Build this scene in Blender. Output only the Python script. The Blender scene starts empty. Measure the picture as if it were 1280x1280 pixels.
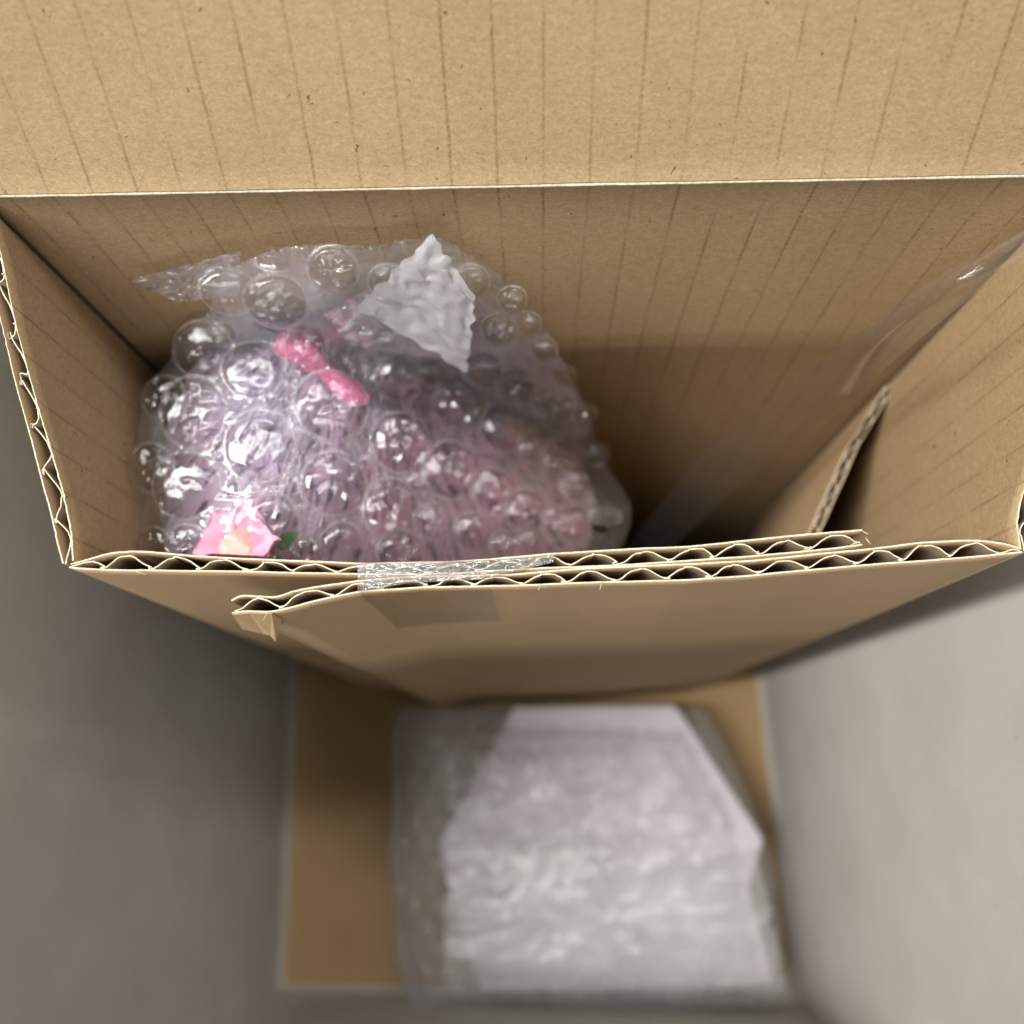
import bpy, bmesh, math, random
from mathutils import Vector, Matrix, noise
random.seed(7)
scene = bpy.context.scene
C = scene.collection

# ------------------------------------------------------------------ camera
F = 1060.0; ZC = 0.52
NV = Vector((34, -302, -F)).normalized()
AZ = -NV
AX = (Vector((1, 0, 0)) - AZ * AZ.x).normalized()
AY = AZ.cross(AX)
ROT = Matrix((AX, AY, AZ))
cam = bpy.data.cameras.new('camera'); camo = bpy.data.objects.new('camera', cam); C.objects.link(camo)
camo.matrix_world = Matrix.Translation((0, 0, ZC)) @ ROT.to_4x4()
cam.sensor_width = 36; cam.lens = 36 * F / 1280
cam.clip_start = 0.005; cam.clip_end = 50
cam.dof.use_dof = True; cam.dof.focus_distance = 0.155; cam.dof.aperture_fstop = 9.0
scene.camera = camo
scene.render.resolution_x = scene.render.resolution_y = 1024

# ------------------------------------------------------------------ light
w = bpy.data.worlds.new('World'); scene.world = w; w.use_nodes = True
w.node_tree.nodes['Background'].inputs[0].default_value = (0.93, 0.97, 1.0, 1)
w.node_tree.nodes['Background'].inputs[1].default_value = 0.27
def lamp(loc, target, sx, sy, power, col, roll=0.0):
    l = bpy.data.lights.new('ceiling_lamp', 'AREA'); l.shape = 'RECTANGLE'
    l.size = sx; l.size_y = sy; l.energy = power; l.color = col
    o = bpy.data.objects.new('ceiling_lamp', l); C.objects.link(o)
    o.location = loc
    d = Vector(target) - Vector(loc)
    o.rotation_euler = (d.to_track_quat('-Z', 'Y').to_matrix() @ Matrix.Rotation(roll, 3, 'Z')).to_euler()
    return o
# pairs of fluorescent tubes on the ceiling round the table
TUBE = (1, .98, .95)
for dx in (-.16, .16):
    lamp((-1.15 + dx, -0.17, 1.75), (0, 0, .3), 1.2, 0.09, 24.5, TUBE, math.radians(90))
for dy in (-.12, .12):
    lamp((0.10, -1.28 + dy, 1.12), (0, 0.05, .35), 1.2, 0.06, 3.3, TUBE)
lamp((0.22, 0.42, 2.2), (0, 0, .2), 0.6, 0.12, 10, TUBE)
lamp((0.95, 0.35, 1.8), (0, 0, .3), 1.2, 0.08, 6, (1, .98, .96), math.radians(80))
vs = scene.view_settings
vs.view_transform = 'Standard'; vs.look = 'None'; vs.exposure = 0; vs.gamma = 1
try:
    scene.cycles.transparent_max_bounces = 48; scene.cycles.max_bounces = 10
except Exception: pass

# ------------------------------------------------------------------ helpers
def ray(u, v): return ROT_T @ Vector((u - 640, 640 - v, -F))
ROT_T = Matrix((AX, AY, AZ))
def at(u, v, z):
    d = ray(u, v); return Vector((0, 0, ZC)) + d * ((z - ZC) / d.z)
def at_y(u, v, y):
    d = ray(u, v); return Vector((0, 0, ZC)) + d * (y / d.y)
def depth(p): return -(ROT_T.transposed() @ (p - Vector((0, 0, ZC)))).z

def tag(o, label=None, cat=None, group=None, kind=None):
    if label: o['label'] = label
    if cat: o['category'] = cat
    if group: o['group'] = group
    if kind: o['kind'] = kind
    return o
def empty(name, loc, label, cat, group=None):
    o = bpy.data.objects.new(name, None); C.objects.link(o); o.location = loc; o.empty_display_size = .01
    return tag(o, label, cat, group)
def mesh_obj(name, verts, faces, mats, parent=None, smooth=True, uvs=None, midx=None):
    me = bpy.data.meshes.new(name); me.from_pydata([tuple(v) for v in verts], [], faces)
    for m in (mats if isinstance(mats, (list, tuple)) else [mats]): me.materials.append(m)
    if smooth: me.polygons.foreach_set('use_smooth', [True] * len(me.polygons))
    if midx: me.polygons.foreach_set('material_index', midx)
    if uvs is not None:
        uvl = me.uv_layers.new(name='UVMap')
        for l in me.loops: uvl.data[l.index].uv = uvs[l.vertex_index]
    me.update()
    o = bpy.data.objects.new(name, me); C.objects.link(o)
    if parent:
        o.parent = parent
        w0 = parent
        off = Vector((0, 0, 0))
        while w0: off += w0.location; w0 = w0.parent
        o.matrix_parent_inverse = Matrix.Identity(4)
        o.location = (0, 0, 0)
        me.transform(Matrix.Translation(-off))
    return o
def resample(pts, n):
    L = [0]
    for a, b in zip(pts, pts[1:]): L.append(L[-1] + (b - a).length)
    out = []; j = 0
    for i in range(n):
        t = L[-1] * i / (n - 1)
        while j < len(pts) - 2 and L[j + 1] < t: j += 1
        k = (t - L[j]) / max(1e-9, L[j + 1] - L[j])
        p0 = pts[max(0, j - 1)]; p1 = pts[j]; p2 = pts[j + 1]; p3 = pts[min(len(pts) - 1, j + 2)]
        lin = p1.lerp(p2, min(1, k))
        out.append(lin)
    # light smoothing
    for _ in range(8 if n < 100 else 3):
        out = [out[0]] + [(out[i - 1] + out[i] * 2 + out[i + 1]) / 4 for i in range(1, n - 1)] + [out[-1]]
    return out, L[-1]

# ------------------------------------------------------------------ materials
def newmat(name):
    m = bpy.data.materials.new(name); m.use_nodes = True
    nt = m.node_tree; nt.nodes.clear()
    return m, nt, nt.nodes, nt.links
def N(nt, t, **kw):
    n = nt.nodes.new(t)
    for k, v in kw.items():
        if isinstance(k, str) and hasattr(n, k): setattr(n, k, v)
    return n
def math_n(nt, op, a, b=None, c=None, clamp=False):
    n = nt.nodes.new('ShaderNodeMath'); n.operation = op; n.use_clamp = clamp
    for i, x in enumerate((a, b, c)):
        if x is None: continue
        if isinstance(x, (int, float)): n.inputs[i].default_value = x
        else: nt.links.new(x, n.inputs[i])
    return n.outputs[0]
def noise_n(nt, vec, scale, detail=3, rough=.5, dist=0):
    n = nt.nodes.new('ShaderNodeTexNoise'); n.inputs['Scale'].default_value = scale
    n.inputs['Detail'].default_value = detail; n.inputs['Roughness'].default_value = rough
    n.inputs['Distortion'].default_value = dist
    nt.links.new(vec, n.inputs['Vector']); return n.outputs['Fac']
def mapping(nt, vec, sc):
    n = nt.nodes.new('ShaderNodeMapping'); n.inputs['Scale'].default_value = sc
    nt.links.new(vec, n.inputs['Vector']); return n.outputs[0]
def ramp(nt, fac, stops):
    n = nt.nodes.new('ShaderNodeValToRGB'); e = n.color_ramp.elements
    while len(e) < len(stops): e.new(.5)
    for i, (p, c) in enumerate(stops): e[i].position = p; e[i].color = (*c, 1)
    nt.links.new(fac, n.inputs[0]); return n.outputs[0]
def mixc(nt, fac, a, b, mode='MIX'):
    n = nt.nodes.new('ShaderNodeMix'); n.data_type = 'RGBA'; n.blend_type = mode
    for i, x in ((0, fac), (6, a), (7, b)):
        if isinstance(x, (int, float)): n.inputs[i].default_value = x
        elif isinstance(x, tuple): n.inputs[i].default_value = (*x, 1)
        else: nt.links.new(x, n.inputs[i])
    return n.outputs[2]

def board_mat(name, base, line_amt=1.0, pitch=.0089, contrast=1.0, linecol=(.16, .09, .04), phase=0.0, rough=.85):
    m, nt, nodes, links = newmat(name)
    uv = nt.nodes.new('ShaderNodeUVMap').outputs[0]
    b = Vector(base)
    fibre = noise_n(nt, mapping(nt, uv, (1400, 2200, 1)), 1, 5, .75, 1.2)
    mott = noise_n(nt, mapping(nt, uv, (420, 900, 1)), 1, 3, .6, .6)
    big = noise_n(nt, mapping(nt, uv, (30, 30, 1)), 1, 3, .5)
    k = contrast
    col = ramp(nt, fibre, [(.25, tuple(b * (1 - .38 * k))), (.5, tuple(b)), (.75, tuple(b * (1 + .36 * k)))])
    mt = ramp(nt, mott, [(.3, (1 - .09 * k,) * 3), (.7, (1 + .07 * k,) * 3)])
    col = mixc(nt, 1.0, col, mt, 'MULTIPLY')
    bt = ramp(nt, big, [(.3, (.94, .93, .91)), (.7, (1.04, 1.04, 1.04))])
    col = mixc(nt, 1.0, col, bt, 'MULTIPLY')
    # light and dark fibres / specks
    sp = noise_n(nt, mapping(nt, uv, (1500, 700, 1)), 1, 2, .5, 3)
    col = mixc(nt, math_n(nt, 'MULTIPLY', math_n(nt, 'GREATER_THAN', sp, .72), .35 * k), col, tuple(Vector(base) * 1.6))
    sp2 = noise_n(nt, mapping(nt, uv, (520, 640, 1)), 1, 1, .5, 1)
    col = mixc(nt, math_n(nt, 'MULTIPLY', math_n(nt, 'GREATER_THAN', sp2, .765), .8 * k), col, tuple(Vector(base) * .18))
    bumph = fibre
    if line_amt > 0:
        sep = nt.nodes.new('ShaderNodeSeparateXYZ'); links.new(uv, sep.inputs[0])
        wob = noise_n(nt, mapping(nt, uv, (60, 160, 1)), 1, 2, .5)
        uu = math_n(nt, 'ADD', sep.outputs[0], math_n(nt, 'MULTIPLY', math_n(nt, 'SUBTRACT', wob, .5), .0005))
        q = math_n(nt, 'ADD', math_n(nt, 'DIVIDE', uu, pitch), phase)
        fr = math_n(nt, 'FRACT', q)
        dd = math_n(nt, 'ABSOLUTE', math_n(nt, 'SUBTRACT', fr, .5))
        core = math_n(nt, 'SUBTRACT', 1.0, math_n(nt, 'DIVIDE', dd, .055), clamp=True)
        idn = math_n(nt, 'FLOOR', q)
        cmb = nt.nodes.new('ShaderNodeCombineXYZ')
        links.new(math_n(nt, 'MULTIPLY', idn, 7.31), cmb.inputs[0]); links.new(math_n(nt, 'MULTIPLY', sep.outputs[1], 75), cmb.inputs[1])
        dash = ramp(nt, noise_n(nt, cmb.outputs[0], 1, 2, .55), [(.34, (.12,) * 3), (.62, (1, 1, 1))])
        grain = ramp(nt, noise_n(nt, mapping(nt, uv, (500, 1400, 1)), 1, 2, .6), [(.3, (.25,) * 3), (.6, (1, 1, 1))])
        a = math_n(nt, 'MULTIPLY', core, dash); a = math_n(nt, 'MULTIPLY', a, grain)
        a = math_n(nt, 'MULTIPLY', a, .8 * line_amt, clamp=True)
        col = mixc(nt, a, col, linecol)
    p = nt.nodes.new('ShaderNodeBsdfPrincipled'); p.inputs['Roughness'].default_value = rough
    p.inputs['Specular IOR Level'].default_value = .25
    links.new(col, p.inputs['Base Color'])
    bp = nt.nodes.new('ShaderNodeBump'); bp.inputs['Strength'].default_value = .35 * k; bp.inputs['Distance'].default_value = .00012
    links.new(bumph, bp.inputs['Height']); links.new(bp.outputs[0], p.inputs['Normal'])
    o = nt.nodes.new('ShaderNodeOutputMaterial'); links.new(p.outputs[0], o.inputs[0])
    return m
KRAFT = (.415, .295, .162)
kraft = board_mat('kraft_paper', KRAFT)
kraft_flap = board_mat('kraft_flap_paper', (.380, .268, .147), phase=.3, pitch=.0081)
kraft_back = board_mat('kraft_back_paper', KRAFT, phase=.3, pitch=.0081)
kraft_plain = board_mat('kraft_plain_paper', (.43, .30, .17), line_amt=0, contrast=.45)
kraft_pad = board_mat('kraft_pad_paper', (.40, .27, .14), line_amt=0, contrast=.35)
grey_board = board_mat('grey_board_paper', (.52, .50, .455), line_amt=0, contrast=.35)
flute_m = board_mat('flute_paper', (.17, .13, .085), line_amt=0, contrast=.6)  # darkened so the shade of the flute cavities is in the colour
def simple(name, col, rough=.8, nscale=0, namp=.1, bump=0):
    m, nt, nodes, links = newmat(name)
    p = nt.nodes.new('ShaderNodeBsdfPrincipled'); p.inputs['Roughness'].default_value = rough
    tc = nt.nodes.new('ShaderNodeTexCoord').outputs['Object']
    if nscale:
        nz = noise_n(nt, tc, nscale, 4, .6)
        c = Vector(col); links.new(ramp(nt, nz, [(.3, tuple(c * (1 - namp))), (.7, tuple(c * (1 + namp)))]), p.inputs['Base Color'])
        if bump:
            bp = nt.nodes.new('ShaderNodeBump'); bp.inputs['Strength'].default_value = bump; bp.inputs['Distance'].default_value = .0005
            links.new(nz, bp.inputs['Height']); links.new(bp.outputs[0], p.inputs['Normal'])
    else: p.inputs['Base Color'].default_value = (*col, 1)
    o = nt.nodes.new('ShaderNodeOutputMaterial'); links.new(p.outputs[0], o.inputs[0]); return m
cut_edge = simple('cut_paper_edge', (.72, .63, .46), .9, 1500, .25)

def film_mat(name, haze=.10, rim=.5, gloss=1.0, rough=.06, bump=.6, bscale=220, tint=(.98, .98, .985), hazecol=(.88, .89, .92), epow=3.0, bdist=.0007, hvar=0.0):
    m, nt, nodes, links = newmat(name)
    tc = nt.nodes.new('ShaderNodeTexCoord').outputs['Object']
    nz = noise_n(nt, tc, bscale, 4, .6, 1.2)
    vor = nt.nodes.new('ShaderNodeTexVoronoi'); vor.feature = 'DISTANCE_TO_EDGE'; vor.inputs['Scale'].default_value = bscale * .9
    wv = nt.nodes.new('ShaderNodeVectorMath'); wv.operation = 'ADD'
    nzc = nt.nodes.new('ShaderNodeTexNoise'); nzc.inputs['Scale'].default_value = bscale * .6; links.new(tc, nzc.inputs['Vector'])
    sc = nt.nodes.new('ShaderNodeVectorMath'); sc.operation = 'SCALE'; sc.inputs['Scale'].default_value = .008
    links.new(nzc.outputs['Color'], sc.inputs[0]); links.new(tc, wv.inputs[0]); links.new(sc.outputs[0], wv.inputs[1])
    links.new(wv.outputs[0], vor.inputs['Vector'])
    h = math_n(nt, 'ADD', nz, math_n(nt, 'MULTIPLY', math_n(nt, 'MINIMUM', vor.outputs['Distance'], .12), 2.2))
    bp = nt.nodes.new('ShaderNodeBump'); bp.inputs['Strength'].default_value = bump; bp.inputs['Distance'].default_value = bdist
    links.new(h, bp.inputs['Height'])
    tr = nt.nodes.new('ShaderNodeBsdfTransparent'); tr.inputs[0].default_value = (*tint, 1)
    gl = nt.nodes.new('ShaderNodeBsdfGlossy'); gl.inputs['Roughness'].default_value = rough; gl.inputs[0].default_value = (1, 1, 1, 1)
    links.new(bp.outputs[0], gl.inputs['Normal'])
    df = nt.nodes.new('ShaderNodeBsdfDiffuse'); df.inputs[0].default_value = (*hazecol, 1); links.new(bp.outputs[0], df.inputs['Normal'])
    tl = nt.nodes.new('ShaderNodeBsdfTranslucent'); tl.inputs[0].default_value = (*hazecol, 1)
    ms = nt.nodes.new('ShaderNodeMixShader'); ms.inputs[0].default_value = .15
    links.new(df.outputs[0], ms.inputs[1]); links.new(tl.outputs[0], ms.inputs[2])
    lw = nt.nodes.new('ShaderNodeLayerWeight'); lw.inputs['Blend'].default_value = .5   # geometric facing
    edge = math_n(nt, 'POWER', lw.outputs['Facing'], epow)
    hz = math_n(nt, 'ADD', math_n(nt, 'MULTIPLY', edge, rim), haze, clamp=True)
    if hvar:
        hn = noise_n(nt, tc, bscale * .5, 4, .6, .8)
        hz = math_n(nt, 'MULTIPLY', hz, math_n(nt, 'ADD', 1 - hvar * .5, math_n(nt, 'MULTIPLY', math_n(nt, 'SUBTRACT', hn, .5), 3 * hvar)), clamp=True)
    m1 = nt.nodes.new('ShaderNodeMixShader'); links.new(hz, m1.inputs[0]); links.new(tr.outputs[0], m1.inputs[1]); links.new(ms.outputs[0], m1.inputs[2])
    fr = math_n(nt, 'POWER', lw.outputs['Facing'], 4.0)
    fg = math_n(nt, 'MINIMUM', math_n(nt, 'MULTIPLY', math_n(nt, 'ADD', math_n(nt, 'MULTIPLY', fr, .55), .085), gloss), .8)
    m2 = nt.nodes.new('ShaderNodeMixShader'); links.new(fg, m2.inputs[0]); links.new(m1.outputs[0], m2.inputs[1]); links.new(gl.outputs[0], m2.inputs[2])
    o = nt.nodes.new('ShaderNodeOutputMaterial'); links.new(m2.outputs[0], o.inputs[0])
    return m
film = film_mat('bubble_film', .15, .25, 1.5, .10, .3, 170, bdist=.0005, hvar=.6)
bubble_m = film_mat('bubble_dome_film', .006, .12, 1.9, .09, .12, 300, epow=4, bdist=.0003)
seal_m = film_mat('bubble_seal_film', .22, .2, 2.0, .10, .2, 240, bdist=.0005)
flare = film_mat('creased_loose_film', .20, .3, 2.2, .10, .4, 120, hvar=.9)
film_far = film_mat('clouded_film', .15, .4, .7, .28, .35, 50, bdist=.0010, hvar=.5)
film_far2 = film_mat('doubled_film', .26, .2, .5, .3, .3, 50, bdist=.0012, hvar=.5, hazecol=(.93, .94, .93))
bubble_far = film_mat('clouded_dome_film', .05, .35, 1.0, .16, .3, 150)
clear = film_mat('clear_tape_film', .012, .12, .95, .06, .08, 60, tint=(.95, .93, .90))
crinkle = film_mat('crinkled_tape_film', .28, .25, 3.0, .10, .4, 180, hvar=.9, hazecol=(.9, .92, .94), bdist=.002)  # patchy white haze paints in the glints along the creases
milky = film_mat('milky_tape_film', .47, .2, 1.5, .16, .12, 120, hazecol=(.95, .96, .98), hvar=.35)
stuck = film_mat('stuck_tape_film', .0, .03, .35, .15, .1, 90, tint=(.84, .81, .76))

# ------------------------------------------------------------------ corrugated board
def board(name, inner, outer, zb, mat_in, mat_out, parent, label=None, pitch=.0089, phase=0., tear=0.0, uoff=0.):
    """two liners (polylines of top points) with a fluted medium between, dropping to height zb(t)"""
    n = 260
    A, LA = resample(inner, n); B, LB = resample(outer, n)
    zbf = zb if callable(zb) else (lambda t: zb)
    def strip(nm, P, dirs, th, mat, par, jit, rough_z=0.00012, seed=0, rows=(0, .004, .02, 1.0)):
        verts = []; faces = []; uvs = []; mi = []
        s = 0.0; m = len(rows)
        for i, p in enumerate(P):
            if i: s += (p - P[i - 1]).length
            t = i / (len(P) - 1)
            zt = p.z + rough_z * noise.noise(Vector((s * 900, seed, 0))) * 2 + rough_z * 2 * noise.noise(Vector((s * 150, seed, 5)))
            b = zbf(t)
            for side in (0, 1):
                q = p + dirs[i] * th * side
                for r in rows:
                    zz = zt + (b - zt) * (r if r in (0, 1.0) else min(.98, r / max(.03, zt - b)))
                    wv = .0002 * noise.noise(Vector((q.x * 60, q.y * 60, zz * 25)))
                    verts.append((q.x + dirs[i].x * wv, q.y + dirs[i].y * wv, zz)); uvs.append((s + uoff, zz))
        K = 2 * m
        for i in range(len(P) - 1):
            a = i * K; c = (i + 1) * K
            for side in (0, 1):
                for r in range(m - 1):
                    f = (a + side * m + r, c + side * m + r, c + side * m + r + 1, a + side * m + r + 1)
                    faces.append(f if side else f[::-1]); mi.append(0)
            faces.append((a, c, c + m, a + m)); mi.append(1)
            faces.append((a + m - 1, a + 2 * m - 1, c + 2 * m - 1, c + m - 1)); mi.append(1)
        for a in (0, (len(P) - 1) * K):
            for r in range(m - 1):
                f = (a + r, a + r + 1, a + m + r + 1, a + m + r)
                faces.append(f); mi.append(1)
        o = mesh_obj(nm, verts, faces, [mat, cut_edge], par, True, uvs, mi)
        o.data.polygons.foreach_set('use_smooth', [x == 0 for x in mi])
        return o
    dirs = []
    for i in range(n):
        d = B[i] - A[i]; d.z = 0
        if d.length < 3e-4:
            tg = A[min(n - 1, i + 1)] - A[max(0, i - 1)]; d = Vector((tg.y, -tg.x, 0)) if not dirs else dirs[-1].copy()
        dirs.append(d.normalized())
    th = .00029
    front = strip(name, B, dirs, th, mat_out, parent, 0, seed=3)
    if label: front['label'] = label
    strip('liner', A, [-d for d in dirs], th, mat_in, front, 0, seed=9)
    # medium
    M = []; md = []
    NN = int(LB / pitch * 22)
    for i in range(NN + 1):
        t = i / NN; s = t * LB
        ph = 2 * math.pi * (s / pitch + phase) + 1.0 * noise.noise(Vector((s * 90, 1.7, seed_of(name))))
        wv = math.sin(ph) * 1.3 + .22 * math.sin(3 * ph + 1.1) + .22 * noise.noise(Vector((s * 700, 3, seed_of(name))))
        wv = math.tanh(wv * 1.35)
        lat = .12 * pitch * math.sin(2 * ph + .5 + 1.5 * noise.noise(Vector((s * 120, 8, 8)))) + .07 * pitch * math.cos(ph) + .05 * pitch * noise.noise(Vector((s * 400, 2, 2)))
        tt = min(1, max(0, t + lat / LB)); fi = tt * (n - 1); k = min(n - 2, int(fi)); fr = fi - k
        a = A[k].lerp(A[k + 1], fr); b = B[k].lerp(B[k + 1], fr)
        crush = .06 * noise.noise(Vector((s * 500, 4, 1)))
        g = .5 + (.42 + crush * .5 + .07 * noise.noise(Vector((s * 130, 6, 2)))) * wv
        p = a.lerp(b, min(.97, max(.03, g))); p.z = a.z - .0002
        M.append(p); md.append(None)
    for i in range(NN + 1):
        tg = M[min(NN, i + 1)] - M[max(0, i - 1)]
        md[i] = Vector((tg.y, -tg.x, 0)).normalized()
    strip('fluting', M, md, .00022, flute_m, front, 0, rough_z=.00015, seed=20)
    return front
def seed_of(s): return (sum(ord(c) for c in s) % 97) * .37

RZ = .364
def rim(pts, z=RZ): return [at(u, v, z) for u, v in pts]

# ------------------------------------------------------------------ setting: surface below
me_v = [(-3, -3, -.006), (3, -3, -.006), (3, 3, -.006), (-3, 3, -.006)]
fl = mesh_obj('floor', me_v, [(0, 1, 2, 3)], simple('grey_floor', (.30, .29, .28), .6, 8, .12), None, False)
tag(fl, 'plain grey floor beneath the boxes', kind='structure')

# ------------------------------------------------------------------ outer carton
FLc = Vector((-.1452, -.1262, 0)); FRc = Vector((.1407, -.1300, 0)); BLc = Vector((-.1522, .128, 0)); BRc = Vector((.1302, .128, 0))
OH = .36
carton = empty('outer_carton', (0, 0, -.004), 'large grey lined carton standing open around the smaller brown box', 'carton')
def slab(name, a, b, z0, z1, th, mat, parent, bow=0.0, nz=14, nx=10):
    """upright panel from a to b, its visible face on the line a-b, thickness away from the middle"""
    d = (b - a); L = d.length; d.normalize(); nrm = Vector((d.y, -d.x, 0))
    verts = []; uvs = []; faces = []
    for side in (0, 1):
        for j in range(nz + 1):
            for i in range(nx + 1):
                t = i / nx; s = j / nz
                off = th * side + bow * math.sin(math.pi * t) * s * s
                p = a.lerp(b, t) + nrm * off; verts.append((p.x, p.y, z0 + (z1 - z0) * s)); uvs.append((t * L, s * (z1 - z0)))
    W = nx + 1; S = W * (nz + 1)
    for j in range(nz):
        for i in range(nx):
            f = (j * W + i, j * W + i + 1, (j + 1) * W + i + 1, (j + 1) * W + i)
            faces.append(f[::-1]); faces.append(tuple(x + S for x in f))
    for i in range(nx):
        faces.append((nz * W + i, nz * W + i + 1, nz * W + i + 1 + S, nz * W + i + S)); faces.append((i + 1, i, i + S, i + 1 + S))
    for j in range(nz):
        faces.append((j * W, (j + 1) * W, (j + 1) * W + S, j * W + S)); faces.append((j * W + nx + S, (j + 1) * W + nx + S, (j + 1) * W + nx, j * W + nx))
    return mesh_obj(name, verts, faces, mat, parent, True, uvs)
T = .004
slab('side_panel', BLc, FLc, 0, OH, -T, grey_board, carton)['label'] = 'shaded grey panel on the left'
slab('side_panel', FRc, BRc, 0, OH, -T, grey_board, carton)['label'] = 'brighter grey panel on the right'
slab('front_panel', FLc, FRc, 0, OH, -T, grey_board, carton)
slab('back_panel', BRc, BLc, 0, OH, -T, grey_board, carton)
bm_v = [(FLc.x - T, FLc.y - T), (FRc.x + T, FRc.y - T), (BRc.x + T, BRc.y + T), (BLc.x - T, BLc.y + T)]
vv = [(x, y, -.0035) for x, y in bm_v] + [(x, y, -.0005) for x, y in bm_v]
mesh_obj('bottom_panel', vv, [(3, 2, 1, 0), (4, 5, 6, 7), (0, 1, 5, 4), (1, 2, 6, 5), (2, 3, 7, 6), (3, 0, 4, 7)], grey_board, carton, False, [(x, y) for x, y, z in vv])
# brown pad on the bottom
pc = [(FLc.x + .003, FLc.y + .0045), (FRc.x - .002, FRc.y + .0045), (BRc.x - .001, BRc.y - .003), (BLc.x + .001, BLc.y - .003)]
vv = [(x, y, .0002) for x, y in pc] + [(x, y, .0032) for x, y in pc]
o = mesh_obj('cardboard_pad', vv, [(3, 2, 1, 0), (4, 5, 6, 7), (0, 1, 5, 4), (1, 2, 6, 5), (2, 3, 7, 6), (3, 0, 4, 7)], [kraft_pad], None, False, [(x, y) for x, y, z in vv])
tag(o, 'flat brown cardboard pad lying on the bottom of the grey carton', 'cardboard pad')

# ------------------------------------------------------------------ inner brown box
box = empty('cardboard_box', (0, .06, .004), 'tall narrow brown corrugated box with raised rear flap and taped front', 'box')
ZB = .0045
# left panel
def zl(v): return .364 + .027 * (707 - v) / (707 - 240)
li = [(90, 701), (88, 663), (78, 614), (62, 560), (45, 504), (20, 411), (0, 317), (-18, 255)]
lo = [(80, 704), (66, 650), (53, 598), (39, 545), (24, 492), (0, 394), (-22, 310), (-45, 225)]
Lin = [at(u, v, zl(v)) for u, v in li]; Lou = [at(u, v, zl(v)) for u, v in lo]
board('side_panel', Lin, Lou, ZB, kraft, kraft_plain, box, 'shaded left panel with its cut fluted edge', phase=.2)
# front inner flap (starts at left corner)
fi_in = [(88, 706), (104, 702), (120, 697), (139, 692), (165, 690), (182, 690.5), (245, 696), (307, 699), (370, 702), (420, 704), (464, 706), (557, 704), (612, 700), (686, 693), (764, 689), (860, 684), (940, 676), (1046, 666), (1078, 663)]
fi_out = [(87, 708), (104, 710), (120, 711), (139, 711.5), (165, 712), (182, 712), (245, 713), (307, 714), (370, 715), (420, 716), (464, 716.5), (557, 716), (612, 713), (686, 709), (764, 706), (860, 700), (940, 694), (1046, 684), (1078, 680)]
board('front_panel', rim(fi_in), rim(fi_out), ZB, kraft, kraft_plain, box, 'front panel with the cut end on the right', phase=.45)
# front outer flap (starts at right corner)
fo_in = [(289, 751), (301, 744), (322, 746), (345, 747.5), (370, 739), (401, 733.5), (447, 727), (520, 722), (592, 720), (640, 719), (719, 712), (860, 706), (940, 702), (1078, 688), (1152, 679), (1206, 676), (1232, 676.5), (1258, 681), (1277, 687)]
fo_out = [(290, 766), (307, 763.5), (322, 764), (339, 764), (368, 757), (395, 750), (451, 738), (523, 733), (594, 732), (640, 731), (716, 728), (860, 724), (940, 718), (1073, 706), (1152, 700), (1206, 696), (1232, 694), (1258, 691), (1277, 689)]
def zb_tear(t):
    if t < .010: return RZ - .012
    return ZB
board('front_panel', rim(fo_in), rim(fo_out), zb_tear, kraft_plain, kraft_plain, box, 'outer front panel with the torn left end', phase=.1)
tv = [at(291, 766, RZ - .0005), at(312, 764, RZ - .0003), at(340, 765, RZ - .0004), at(352, 772, RZ - .006), at(345, 800, RZ - .013), at(338, 792, RZ - .011), at(330, 790, RZ - .012), at(303, 784, RZ - .010)]
tv = [p + Vector((0, -.0004, 0)) for p in tv] + [p + Vector((0, -.00005, 0)) for p in tv]
tf = [(0, 1, 6, 7), (1, 2, 5, 6), (2, 3, 4, 5)]; tf += [tuple(x + 8 for x in f[::-1]) for f in tf] + [(i, (i + 1) % 8, (i + 1) % 8 + 8, i + 8) for i in range(8)]
mesh_obj('torn_liner', tv, tf, kraft_plain, box, False, [(p.x, p.z) for p in tv])
# right panel
FR0 = at(1277, 687, RZ)
ri = [FR0, at(1274, 670, .3645), at(1272, 652, .365), at(1276, 628, .366), Vector((.0918, .056, .374)), Vector((.0945, .075, .382)), Vector((.0962, .0965, .391))]
ro = [at(1281, 689, RZ), at(1290, 672, .3645), at(1296, 652, .365), at(1300, 628, .366), Vector((.0952, .056, .374)), Vector((.0979, .075, .382)), Vector((.0996, .0965, .391))]
board('side_panel', ri, ro, ZB, kraft, kraft_plain, box, 'brightly lit right panel with faint slanting flute lines', phase=.3)
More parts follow.
